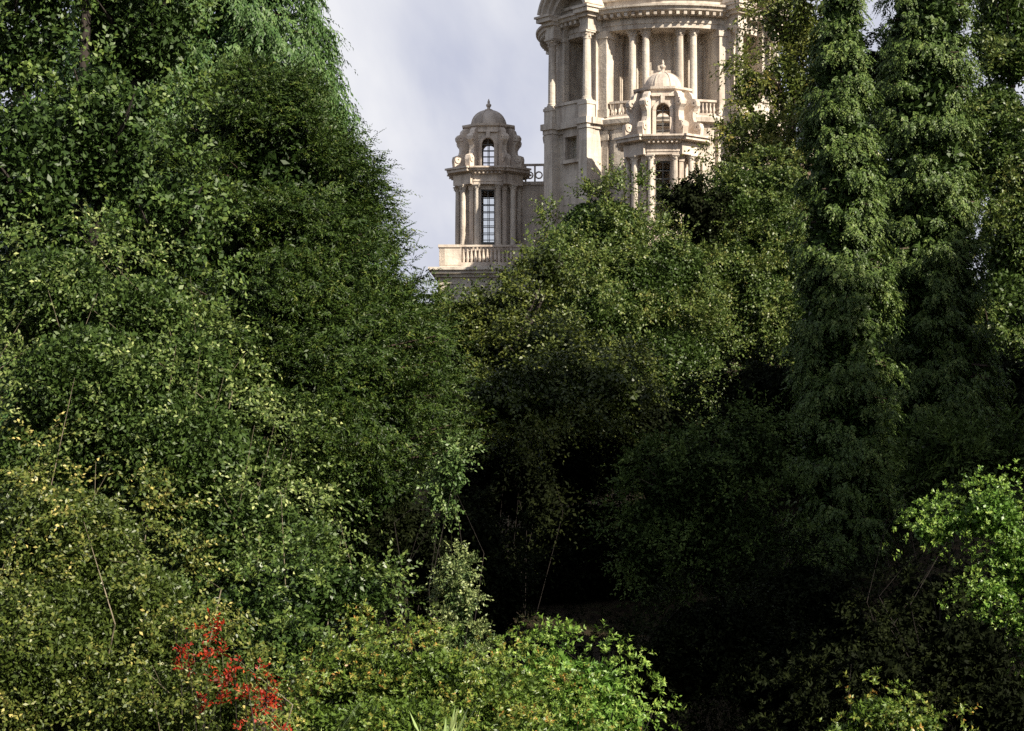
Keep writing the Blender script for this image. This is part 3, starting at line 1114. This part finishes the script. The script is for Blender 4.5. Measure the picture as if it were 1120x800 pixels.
def cone_plant(name, label, cat, Y, px, prof, mat, boughs=260, per=9, n=14, leaf=0.08, width=0.025, L=0.5, rise=0.15, tipdroop=0.35, hang=0.0,
               ang=0.75, group=None, rough=0.16, tuft=0.0, limbs=0, wild=0.3, fill=1.0, fillsize=0.22, dens_top=None, inner=0.45, jit=0.3, lean=0.0, back=0.5, droop=0.25, lump=0.0, fine=0):
    """a conifer: boughs leave the trunk at every height and carry sprays; prof is (py, radius px) from the top down"""
    SEED[0] += 1
    rng = np.random.default_rng(SEED[0])
    zz = np.array([(HY - p[0]) / F * Y for p in prof])
    rr = np.array([p[1] / F * Y for p in prof])
    order = np.argsort(zz)
    zz, rr = zz[order], rr[order]
    x0 = at(px, HY, Y).x
    z0 = float(ground(x0, Y))
    root = empty(name, (x0, Y, z0))
    tag(root, label, cat, group)
    lv = Leaves(SEED[0] + 5000)
    # heights chosen so that sprays are even over the surface
    zg = np.linspace(zz[0], zz[-1], 400)
    rg = np.interp(zg, zz, rr)
    cdf = np.cumsum(rg + 0.03 * rr.max())
    cdf /= cdf[-1]
    zb = np.interp(rng.random(boughs), cdf, zg)
    R = np.interp(zb, zz, rr)
    az = rng.random(boughs) * 2 * PI
    lr = np.ones(boughs)
    if limbs:                                # boughs gather along main limbs, with gaps between them
        li = rng.integers(0, limbs, boughs)
        lz = np.interp(rng.random(limbs), cdf, zg)
        la = rng.random(limbs) * 2 * PI
        R_ = np.interp(lz, zz, rr)
        zb = np.clip(lz[li] + rng.normal(size=boughs) * 0.10 * (0.4 + R_[li] * 0.5), zz[0], zz[-1])
        az = la[li] + rng.normal(size=boughs) * 0.22 / np.maximum(R_[li], 0.5)
        R = np.interp(zb, zz, rr)
        lr = (0.86 + 0.26 * rng.random(limbs))[li]
    face = -np.sin(az)                       # 1 = towards the camera
    keep = (face > -0.3) | (rng.random(boughs) < back)
    zb, R, az = zb[keep], (R * lr)[keep], az[keep]
    nb = len(zb)
    if lump:
        R = R * (1 + lump * np.sin(3 * az + zb * 1.7) * np.sin(zb * 2.3 + 2 * az))
    R = R * (1 - rough + 2 * rough * rng.random(nb))
    out = np.stack([np.cos(az), np.sin(az), np.zeros(nb)], 1)
    s = inner + (1 - inner) * rng.random((nb, per)) ** 0.8
    p = np.zeros((nb, per, 3))
    p[..., 0] = x0 + lean * (zb[:, None] - z0) + out[:, None, 0] * R[:, None] * s
    p[..., 1] = Y + out[:, None, 1] * R[:, None] * s
    p[..., 2] = zb[:, None] + R[:, None] * (rise * s - tipdroop * np.maximum(s - 0.5, 0) ** 2 * 2)
    p += rng.normal(size=p.shape) * 0.06 * np.minimum(R, 1.2)[:, None, None]
    tang = np.stack([-np.sin(az), np.cos(az), np.zeros(nb)], 1)
    sgn = rng.choice([-1.0, 1.0], (nb, per))
    d = out[:, None] * (0.9 + 0 * s[..., None]) + tang[:, None] * (sgn * (1.1 - 0.7 * s))[..., None] + rng.normal(size=p.shape) * wild
    d[..., 2] += rise * 0.6 - tipdroop * 0.5 * s
    d = unit(d)
    if hang:
        dn = np.zeros_like(d)
        dn[..., 2] = -1
        d = unit(d * (1 - hang) + dn * hang + out[:, None] * 0.25)
        nrm = unit(out[:, None] + rng.normal(size=d.shape) * 0.5)
    else:
        nrm = unit(np.array([0, 0, 0.7]) + out[:, None] * 0.8 + rng.normal(size=d.shape) * 0.3)
    if tuft:
        # a shaggy tuft of hanging sprays at the end of each bough
        end = np.stack([x0 + lean * (zb - z0) + out[:, 0] * R, Y + out[:, 1] * R, zb + R * (rise - tipdroop * 0.4)], 1)
        s0 = (inner + (1 - inner) * rng.random(nb) ** 0.7)[:, None]
        ctr = np.stack([np.full(nb, x0), np.full(nb, Y), end[:, 2]], 1)
        end = ctr + (end - ctr) * s0
        end[:, 2] = np.minimum(end[:, 2], zz[-1] + 0.2)
        sz = tuft * (0.6 + 0.8 * rng.random(nb))
        off = rdir(M_ := nb * per, rng).reshape(nb, per, 3) * np.array([1, 1, 0.75])
        p = end[:, None] + off * (sz[:, None] * rng.random((nb, per)) ** 0.5)[..., None]
        dn = np.zeros((nb, per, 3))
        dn[..., 2] = -hang
        d = unit(out[:, None] * (1 - hang) + dn + off * 0.45 + rng.normal(size=off.shape) * 0.18)
        nrm = unit(out[:, None] + off * 0.6 + rng.normal(size=d.shape) * 0.35 + np.array([0, 0, 0.4]))
    M = nb * per
    tint = 0.5 * np.repeat(rng.random(nb), per) + 0.5 * rng.random(M)
    p = p.reshape(-1, 3)
    ok = p[:, 2] > ground(p[:, 0], p[:, 1])
    lv.sprays(p[ok], d.reshape(-1, 3)[ok], nrm.reshape(-1, 3)[ok], (L * (0.6 + 0.8 * rng.random(M)))[ok], n, leaf, width, ang, droop, jit, 0.55, t0=0.05, tint=tint[ok])
    # inner twigs and needles
    k = int(fill * 2 * PI * float(np.sum(0.5 * (rr[1:] + rr[:-1]) * np.diff(zz))) * 2.4 / (fillsize ** 2 * 0.3))
    k = min(k, 110000)
    zf = np.interp(rng.random(k), cdf, zg)
    rf = np.interp(zf, zz, rr) * (0.25 + 0.52 * rng.random(k))
    af = rng.random(k) * 2 * PI
    pf = np.stack([x0 + lean * (zf - z0) + rf * np.cos(af), Y + rf * np.sin(af), zf], 1)
    pf = pf[pf[:, 2] > ground(pf[:, 0], pf[:, 1])]
    lv.fill(pf, fillsize)
    lv.build('crown', LM[mat], root, root.location)
    wb = MB()
    h = zz[-1] - z0
    tr = 0.018 * h + 0.03
    wb.tube([(0, 0, -0.1), (0, 0, 0.3 * h), (lean * h * 0.6, 0, 0.6 * h), (lean * h, 0, h * 0.98)], [tr * 1.3, tr, tr * 0.6, 0.02], 9)
    for i in range(0, nb, max(1, nb // 160)):
        zz_ = zb[i] - z0
        r_ = R[i]
        wb.tube([(lean * zz_, 0, zz_ - 0.05), (lean * zz_ + out[i, 0] * r_ * 0.5, out[i, 1] * r_ * 0.5, zz_ + r_ * rise * 0.5),
                 (lean * zz_ + out[i, 0] * r_ * 0.92, out[i, 1] * r_ * 0.92, zz_ + r_ * (rise * 0.92 - tipdroop * 0.35))],
                [tr * 0.22, tr * 0.14, tr * 0.04], 4)
    wb.build('trunk', BARK, root)
    return root


# ---------- left side, back to front
cone_plant('weeping_cypress', 'tall mid green cypress with hanging sprays rising past the upper left skyline', 'tree', 38, 212,
           [(-420, 4), (-250, 62), (-100, 108), (0, 137), (60, 152), (120, 172), (170, 187), (230, 196), (330, 215), (450, 225), (600, 215), (650, 190)],
           'cypress', boughs=5200, per=8, n=9, leaf=0.14, width=0.05, L=0.42, hang=0.8, ang=0.5, rough=0.03, rise=0.0, tipdroop=0.1, fill=0.8, inner=0.86, lump=0.04, tuft=0.24)
cone_plant('yew_tree', 'broad dark yew with feathery drooping branch tips, left of the memorial', 'tree', 27, 285,
           [(66, 10), (106, 52), (157, 88), (220, 116), (293, 143), (350, 168), (395, 186), (450, 212), (510, 226), (550, 218), (580, 180), (620, 140), (680, 115)],
           'yew', boughs=3000, per=11, n=14, leaf=0.085, width=0.026, L=0.34, rise=0.38, tipdroop=0.22, ang=0.7, rough=0.07, fill=1.3, fillsize=0.13, inner=0.62, limbs=520, droop=0.1, jit=0.5, wild=0.55)
blob_plant('holly_tree', 'dark glossy holly with small sky gaps in the upper left corner', 'tree', 21,
           [(20, 30, 75, 110, 1), (110, 150, 75, 115, 0), (30, 190, 80, 120, -0.5), (150, 30, 85, 90, 1.5), (95, -60, 120, 80, 1), (180, 250, 70, 90, 0.5), (60, 330, 110, 130, 0.5)],
           'holly', leaf=0.085, width=0.05, clump=0.42, sprays=11, n=9, L=1.0, up=0.15, hole=0.36, fill=0.6, base=70, bark=BARK_DARK)
blob_plant('arching_shrub', 'light green small leaved shrub with arching twigs in front of the dark yew', 'shrub', 16.5,
           [(60, 330, 95, 85, 0.6), (150, 345, 80, 62, 0.3), (205, 415, 72, 75, 0), (100, 430, 125, 110, -0.3), (185, 500, 130, 105, -0.4), (275, 510, 48, 46, 0.3),
            (255, 590, 120, 85, -0.4), (60, 520, 110, 120, -0.3), (340, 592, 40, 36, 0.5)],
           'grey_bush', leaf=0.050, width=0.025, clump=0.36, sprays=8, n=13, L=1.8, up=0.5, droop=0.5, hole=0.22, stems='twigs', bark=BARK_PALE, fill=0.8, taper=0.2)
blob_plant('dense_evergreen_shrub', 'deep green dense shrub right of the red leaved bush', 'shrub', 15,
           [(335, 645, 92, 52, 0.4), (392, 655, 44, 42, 0.6), (300, 700, 70, 80, 0.0), (250, 690, 60, 70, 0.3)],
           'deep', leaf=0.055, width=0.028, clump=0.26, sprays=14, n=10, L=1.0, up=0.25, stems='stems')
blob_plant('yellowing_bush', 'yellow flecked small leaved bush filling the lower left corner', 'shrub', 12.5,
           [(60, 600, 140, 100, 0.6), (40, 720, 160, 130, 0), (150, 690, 95, 110, 0.2), (160, 790, 130, 90, -0.3), (235, 770, 70, 70, -0.1)],
           'yellow_bush', leaf=0.038, width=0.020, clump=0.25, sprays=9, n=13, L=1.7, up=0.5, droop=0.45, hole=0.18, stems='twigs', bark=BARK_PALE, fill=0.9, taper=0.2)
blob_plant('red_leaved_shrub', 'scarlet autumn leaved shrub among the green bushes at lower left', 'shrub', 11.8,
           [(248, 732, 48, 34, 0), (268, 780, 40, 30, 0), (208, 690, 34, 18, 0.1), (285, 740, 20, 18, 0.0), (222, 745, 24, 24, 0)],
           'red', leaf=0.038, width=0.017, clump=0.10, sprays=7, n=7, L=1.2, up=0.2, stems='stems', fill=0.0, hole=0.72, dens=0.8)
# ---------- centre front
blob_plant('azalea_bush', 'low yellow green azalea bush with rusty tips at bottom centre', 'shrub', 13.5,
           [(400, 745, 90, 55, 0.3), (480, 750, 90, 55, 0.1), (540, 770, 90, 55, 0), (430, 800, 130, 50, -0.5), (560, 820, 120, 45, -0.5), (340, 800, 60, 45, -0.3)],
           'azalea', leaf=0.043, width=0.018, clump=0.19, sprays=13, n=9, L=1.1, ang=1.05, whorl=True, up=0.5, stems='stems', jit=0.4)
blob_plant('bright_azalea_bush', 'bright green azalea bush with upright shoots against the dark hollow', 'shrub', 14.2,
           [(600, 740, 45, 40, 0.2), (640, 755, 60, 45, 0), (675, 790, 38, 45, 0), (620, 800, 80, 45, -0.2)],
           'bright', leaf=0.055, width=0.020, clump=0.19, sprays=12, n=9, L=1.3, ang=0.95, whorl=True, up=0.7, stems='stems', jit=0.4)
blob_plant('variegated_shrub', 'small upright pale variegated shrub standing before the dark hollow', 'shrub', 17,
           [(500, 630, 17, 24, 0), (502, 662, 23, 30, 0), (502, 700, 26, 34, 0), (502, 750, 30, 40, 0)],
           'pale', leaf=0.042, width=0.02, clump=0.15, sprays=11, n=9, L=1.0, up=0.6, stems='stems', dens=1.2)
blob_plant('pale_green_shrub', 'pale light green shrub catching sun at the edge of the yew', 'shrub', 24,
           [(494, 518, 17, 34, 0), (482, 548, 18, 15, 0.2)],
           'blue', leaf=0.07, width=0.035, clump=0.3, sprays=11, n=9, L=1.0, up=0.1, stems='stems')

# ---------- middle distance, in front of the memorial
blob_plant('oak_tree', 'olive green oak with a sunlit rounded top below the memorial tower', 'tree', 62,
           [(660, 258, 72, 58, 0), (622, 282, 42, 54, -1), (700, 320, 80, 70, -1), (735, 295, 55, 50, -0.5), (640, 350, 90, 80, -2), (730, 410, 90, 75, -2)],
           'olive', leaf=0.125, width=0.075, clump=0.75, sprays=16, n=12, L=1.0, up=0.2, fill=0.8)
blob_plant('beech_tree', 'dark layered beech in shade under the left turret', 'tree', 43,
           [(545, 348, 50, 38, 3), (598, 296, 24, 36, 3), (530, 395, 60, 52, 1), (600, 405, 75, 62, 0), (505, 440, 42, 42, -1), (570, 440, 85, 46, -4), (560, 345, 40, 40, 4), (650, 430, 80, 48, -3), (620, 420, 100, 60, 5), (530, 430, 70, 50, 5)],
           'beech', leaf=0.12, width=0.065, clump=0.62, sprays=15, n=9, L=1.15, up=0.0, flat=0.5, fill=0.7, base=455, bark=BARK_DARK)
blob_plant('hawthorn_tree', 'small dark leaved hawthorn leaning out beside the yew branches', 'tree', 44,
           [(512, 350, 30, 30, 0), (488, 372, 34, 28, 0.3), (500, 400, 35, 45, 0.5), (488, 450, 40, 50, 0.5), (462, 420, 40, 60, 0.5)],
           'beech', leaf=0.13, width=0.06, clump=0.5, sprays=13, n=9, L=1.1, up=0.1, flat=0.3)
blob_plant('sycamore_tree', 'olive sycamore in front of the memorial, beside the twin spired conifer', 'tree', 66,
           [(800, 235, 70, 45, 0), (848, 205, 46, 36, 0.5), (812, 205, 34, 26, 0), (845, 270, 55, 70, 0), (780, 290, 70, 60, -1), (830, 350, 75, 80, -1), (760, 370, 70, 70, -1.5), (878, 300, 40, 50, 0), (880, 370, 40, 60, -1)],
           'olive', leaf=0.13, width=0.078, clump=0.75, sprays=16, n=12, L=1.0, up=0.2, fill=0.8)
blob_plant('tall_birch', 'tall airy birch covering the right flank of the memorial', 'tree', 82,
           [(864, 22, 42, 46, 0), (857, 90, 36, 42, -0.5), (880, -40, 50, 60, 0), (822, 152, 48, 46, -1), (818, 98, 24, 34, -1), (866, 150, 44, 70, 0), (880, 60, 40, 80, 1), (810, 190, 45, 30, -1)],
           'birch', leaf=0.22, width=0.11, clump=1.0, sprays=13, n=9, L=1.15, up=0.05, droop=0.4, fill=0.3, hole=0.22)
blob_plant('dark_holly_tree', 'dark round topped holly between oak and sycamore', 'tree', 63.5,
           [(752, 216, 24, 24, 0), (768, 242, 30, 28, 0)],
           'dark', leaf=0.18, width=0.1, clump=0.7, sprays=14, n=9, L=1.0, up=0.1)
blob_plant('lime_tree', 'tall olive lime tree at the right edge behind the conifer', 'tree', 72,
           [(1105, 40, 60, 80, 0), (1085, 150, 60, 90, 0), (1115, 260, 60, 100, 0), (1140, -60, 90, 80, 0), (1095, 370, 60, 110, -1)],
           'olive', leaf=0.2, width=0.1, clump=1.0, sprays=15, n=10, L=1.0, up=0.1, fill=0.8)
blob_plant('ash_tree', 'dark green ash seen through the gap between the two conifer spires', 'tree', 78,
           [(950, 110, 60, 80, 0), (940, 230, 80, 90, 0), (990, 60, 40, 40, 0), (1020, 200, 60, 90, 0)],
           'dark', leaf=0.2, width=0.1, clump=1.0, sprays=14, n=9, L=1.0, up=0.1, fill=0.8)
# ---------- right side
cone_plant('spired_conifer', 'slim dark conifer spire with drooping tufts, left one of the pair', 'tree', 37.5, 920,
           [(-70, 4), (0, 20), (60, 28), (130, 34), (200, 40), (260, 44), (330, 48), (420, 54), (520, 56), (620, 50)],
           'spire', boughs=1000, per=12, n=8, leaf=0.105, width=0.045, L=0.22, hang=0.6, ang=0.6, rough=0.08, rise=0.05, tipdroop=0.2, fill=2.0, fillsize=0.2, inner=0.8, lump=0.12, tuft=0.2, limbs=330, group='twin conifer spires')
cone_plant('spired_conifer', 'broad tufted conifer spire running out of the top, right one of the pair', 'tree', 41, 1012,
           [(-260, 5), (-120, 28), (0, 44), (80, 48), (160, 52), (240, 56), (320, 62), (400, 72), (470, 92), (560, 105), (640, 90)],
           'spire', boughs=1900, per=12, n=8, leaf=0.105, width=0.045, L=0.22, hang=0.6, ang=0.6, rough=0.08, rise=0.05, tipdroop=0.2, fill=2.0, fillsize=0.2, inner=0.8, lump=0.12, tuft=0.2, limbs=520, group='twin conifer spires')
blob_plant('dark_laurel', 'dim rounded laurel in shade left of the conifer base', 'shrub', 34,
           [(760, 530, 80, 65, 0), (720, 590, 60, 70, 0), (820, 500, 55, 50, 0.5), (800, 600, 80, 80, 0)],
           'laurel', leaf=0.1, width=0.05, clump=0.5, sprays=13, n=9, L=1.1, up=0.3)
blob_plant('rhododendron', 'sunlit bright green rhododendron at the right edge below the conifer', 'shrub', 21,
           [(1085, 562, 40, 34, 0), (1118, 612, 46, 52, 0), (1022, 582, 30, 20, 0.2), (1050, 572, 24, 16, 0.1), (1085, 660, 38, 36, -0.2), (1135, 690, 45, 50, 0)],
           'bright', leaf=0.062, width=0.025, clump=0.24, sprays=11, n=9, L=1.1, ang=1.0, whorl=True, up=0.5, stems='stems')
blob_plant('spiky_evergreen', 'dull green spiky evergreen shrub just above the sunlit rhododendron', 'shrub', 24,
           [(1030, 500, 38, 34, 0), (1005, 530, 30, 26, 0), (1065, 510, 34, 30, 0.3), (1110, 500, 40, 40, 0.6)],
           'laurel', leaf=0.10, width=0.03, clump=0.33, sprays=10, n=10, L=1.3, ang=0.5, up=0.7, stems='stems')
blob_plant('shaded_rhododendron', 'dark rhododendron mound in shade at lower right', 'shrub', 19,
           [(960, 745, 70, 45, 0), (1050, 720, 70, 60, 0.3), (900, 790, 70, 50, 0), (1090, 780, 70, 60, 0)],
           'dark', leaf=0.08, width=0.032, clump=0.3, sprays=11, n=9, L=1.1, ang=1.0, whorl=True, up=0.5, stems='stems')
blob_plant('olive_azalea', 'pale olive azalea lit at the bottom edge right of the dark hollow', 'shrub', 15.5,
           [(960, 785, 45, 28, 0), (1000, 800, 45, 25, 0), (930, 810, 40, 25, 0)],
           'azalea', leaf=0.055, width=0.022, clump=0.2, sprays=10, n=9, L=1.1, ang=1.0, whorl=True, up=0.5, stems='stems')
# ---------- the dark hollow
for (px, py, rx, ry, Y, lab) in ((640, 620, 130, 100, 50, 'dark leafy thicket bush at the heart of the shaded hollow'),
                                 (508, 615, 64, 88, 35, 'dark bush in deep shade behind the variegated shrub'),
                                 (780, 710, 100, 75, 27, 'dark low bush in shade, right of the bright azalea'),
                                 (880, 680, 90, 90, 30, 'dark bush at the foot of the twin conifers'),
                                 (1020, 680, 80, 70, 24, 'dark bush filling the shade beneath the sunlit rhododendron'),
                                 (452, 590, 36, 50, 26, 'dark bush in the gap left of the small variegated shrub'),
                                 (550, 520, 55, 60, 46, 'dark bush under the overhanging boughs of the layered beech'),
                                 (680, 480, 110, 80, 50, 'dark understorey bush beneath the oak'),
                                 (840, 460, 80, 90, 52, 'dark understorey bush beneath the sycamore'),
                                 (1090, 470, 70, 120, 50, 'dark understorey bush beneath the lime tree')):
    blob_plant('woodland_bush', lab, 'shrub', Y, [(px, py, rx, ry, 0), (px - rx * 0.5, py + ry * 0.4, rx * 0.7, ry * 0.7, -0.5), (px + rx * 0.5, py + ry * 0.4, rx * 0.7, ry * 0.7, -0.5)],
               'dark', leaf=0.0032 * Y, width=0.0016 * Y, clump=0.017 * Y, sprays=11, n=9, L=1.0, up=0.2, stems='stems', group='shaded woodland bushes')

blob_plant('distant_oak', 'olive oak on the slope glimpsed between the yew and the left turret', 'tree', 86,
           [(440, 360, 45, 32, 0), (490, 350, 40, 28, 0), (400, 330, 60, 60, 2), (450, 400, 80, 50, -1)],
           'olive', leaf=0.22, width=0.12, clump=1.0, sprays=14, n=9, L=1.0, up=0.1, fill=0.8)
# ---------- tall yews out of view shade the hollow; rear row added to block sky
src = [o for o in COL.objects if o.name == 'yew_tree'][0]
shade = ((15.6, 25.5, (1.45, 1.75), 'tall dark yew outside the view, nearest on the right bank'),
         (18.5, 34, (1.3, 1.35), 'tall dark yew outside the view, farther up the right bank'),
         (21.5, 40, (1.6, 2.3), 'tall dark yew outside the view, level with the twin conifers'),
         (16, 18.5, (1.15, 2.2), 'tall dark yew outside the view, lowest on the right bank'),
         (20, 22, (1.1, 1.2), 'tall dark yew outside the view, high on the right bank'),
         (-3, -13, (1.5, 1.6), 'unseen yew added behind the viewpoint to block sky light, middle of its row'),
         (5, -15, (1.5, 1.6), 'unseen yew added behind the viewpoint to block sky light, right end of its row'),
         (-11, -12, (1.5, 1.6), 'unseen yew added behind the viewpoint to block sky light, left of the middle of its row'),
         (-19, -8, (1.5, 1.6), 'unseen yew added behind the viewpoint to block sky light, left end of its row'))
for x, y, s, lab in shade:
    c = copy_tree(src)
    c.location = (x, y, float(ground(x, y)))
    c.scale = (s[0], s[0], s[1])
    c.rotation_euler = (0, 0, random.random() * 6)
    c['label'] = lab

# ---------- ground cover and strap-leaved clumps
lv = Leaves(77)
rng = np.random.default_rng(78)
k = 26000
gy = 7 + 50 * rng.random(k) ** 1.3
gx = (rng.random(k) * 2 - 1) * (gy * 0.34 + 2)
p = np.stack([gx, gy, ground(gx, gy)], 1)
d = rdir(k, rng)
d[:, 2] = np.abs(d[:, 2]) + 0.5
lv.sprays(p, d, rdir(k, rng), 0.18 + 0.2 * rng.random(k), 6, 0.09, 0.05, jit=0.5)
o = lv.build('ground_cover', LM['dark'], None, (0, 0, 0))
tag(o, 'low dark ivy covering the ground under the shrubs', 'ground cover', kind='stuff')
for px, py, Y, lab in ((345, 802, 11.5, 'strap leaved clump at the bottom left of the azalea'), (482, 808, 11.8, 'strap leaved clump in front of the yellow green azalea')):
    a_ = at(px, py, Y)
    z0 = float(ground(a_.x, Y))
    root = empty('strap_leaved_plant', (a_.x, Y, z0))
    tag(root, lab, 'plant', 'strap leaved plants')
    lv = Leaves(int(px))
    rng = np.random.default_rng(int(px))
    nb = 26
    az = rng.random(nb) * 6.28
    h = (a_.z - z0) * (0.8 + 0.4 * rng.random(nb))
    spread = 0.16 + 0.2 * rng.random(nb)
    for i in range(nb):
        pts = []
        for t in np.linspace(0, 1, 6):
            pts.append([a_.x + math.cos(az[i]) * spread[i] * t ** 2, Y + math.sin(az[i]) * spread[i] * t ** 2, z0 + h[i] * (t * 1.25 - 0.3 * t ** 4)])
        pts = np.array(pts)
        seg = pts[1:] - pts[:-1]
        lv.blades(pts[:-1], seg, np.tile([math.cos(az[i]), math.sin(az[i]), 0.3], (5, 1)), np.linalg.norm(seg, axis=1) * 1.35, np.full(5, 0.022), rng.random(5), 0.0)
    lv.build('leaves', LM['strap'], root, root.location)
print('leaf faces', LEAFCOUNT[0])
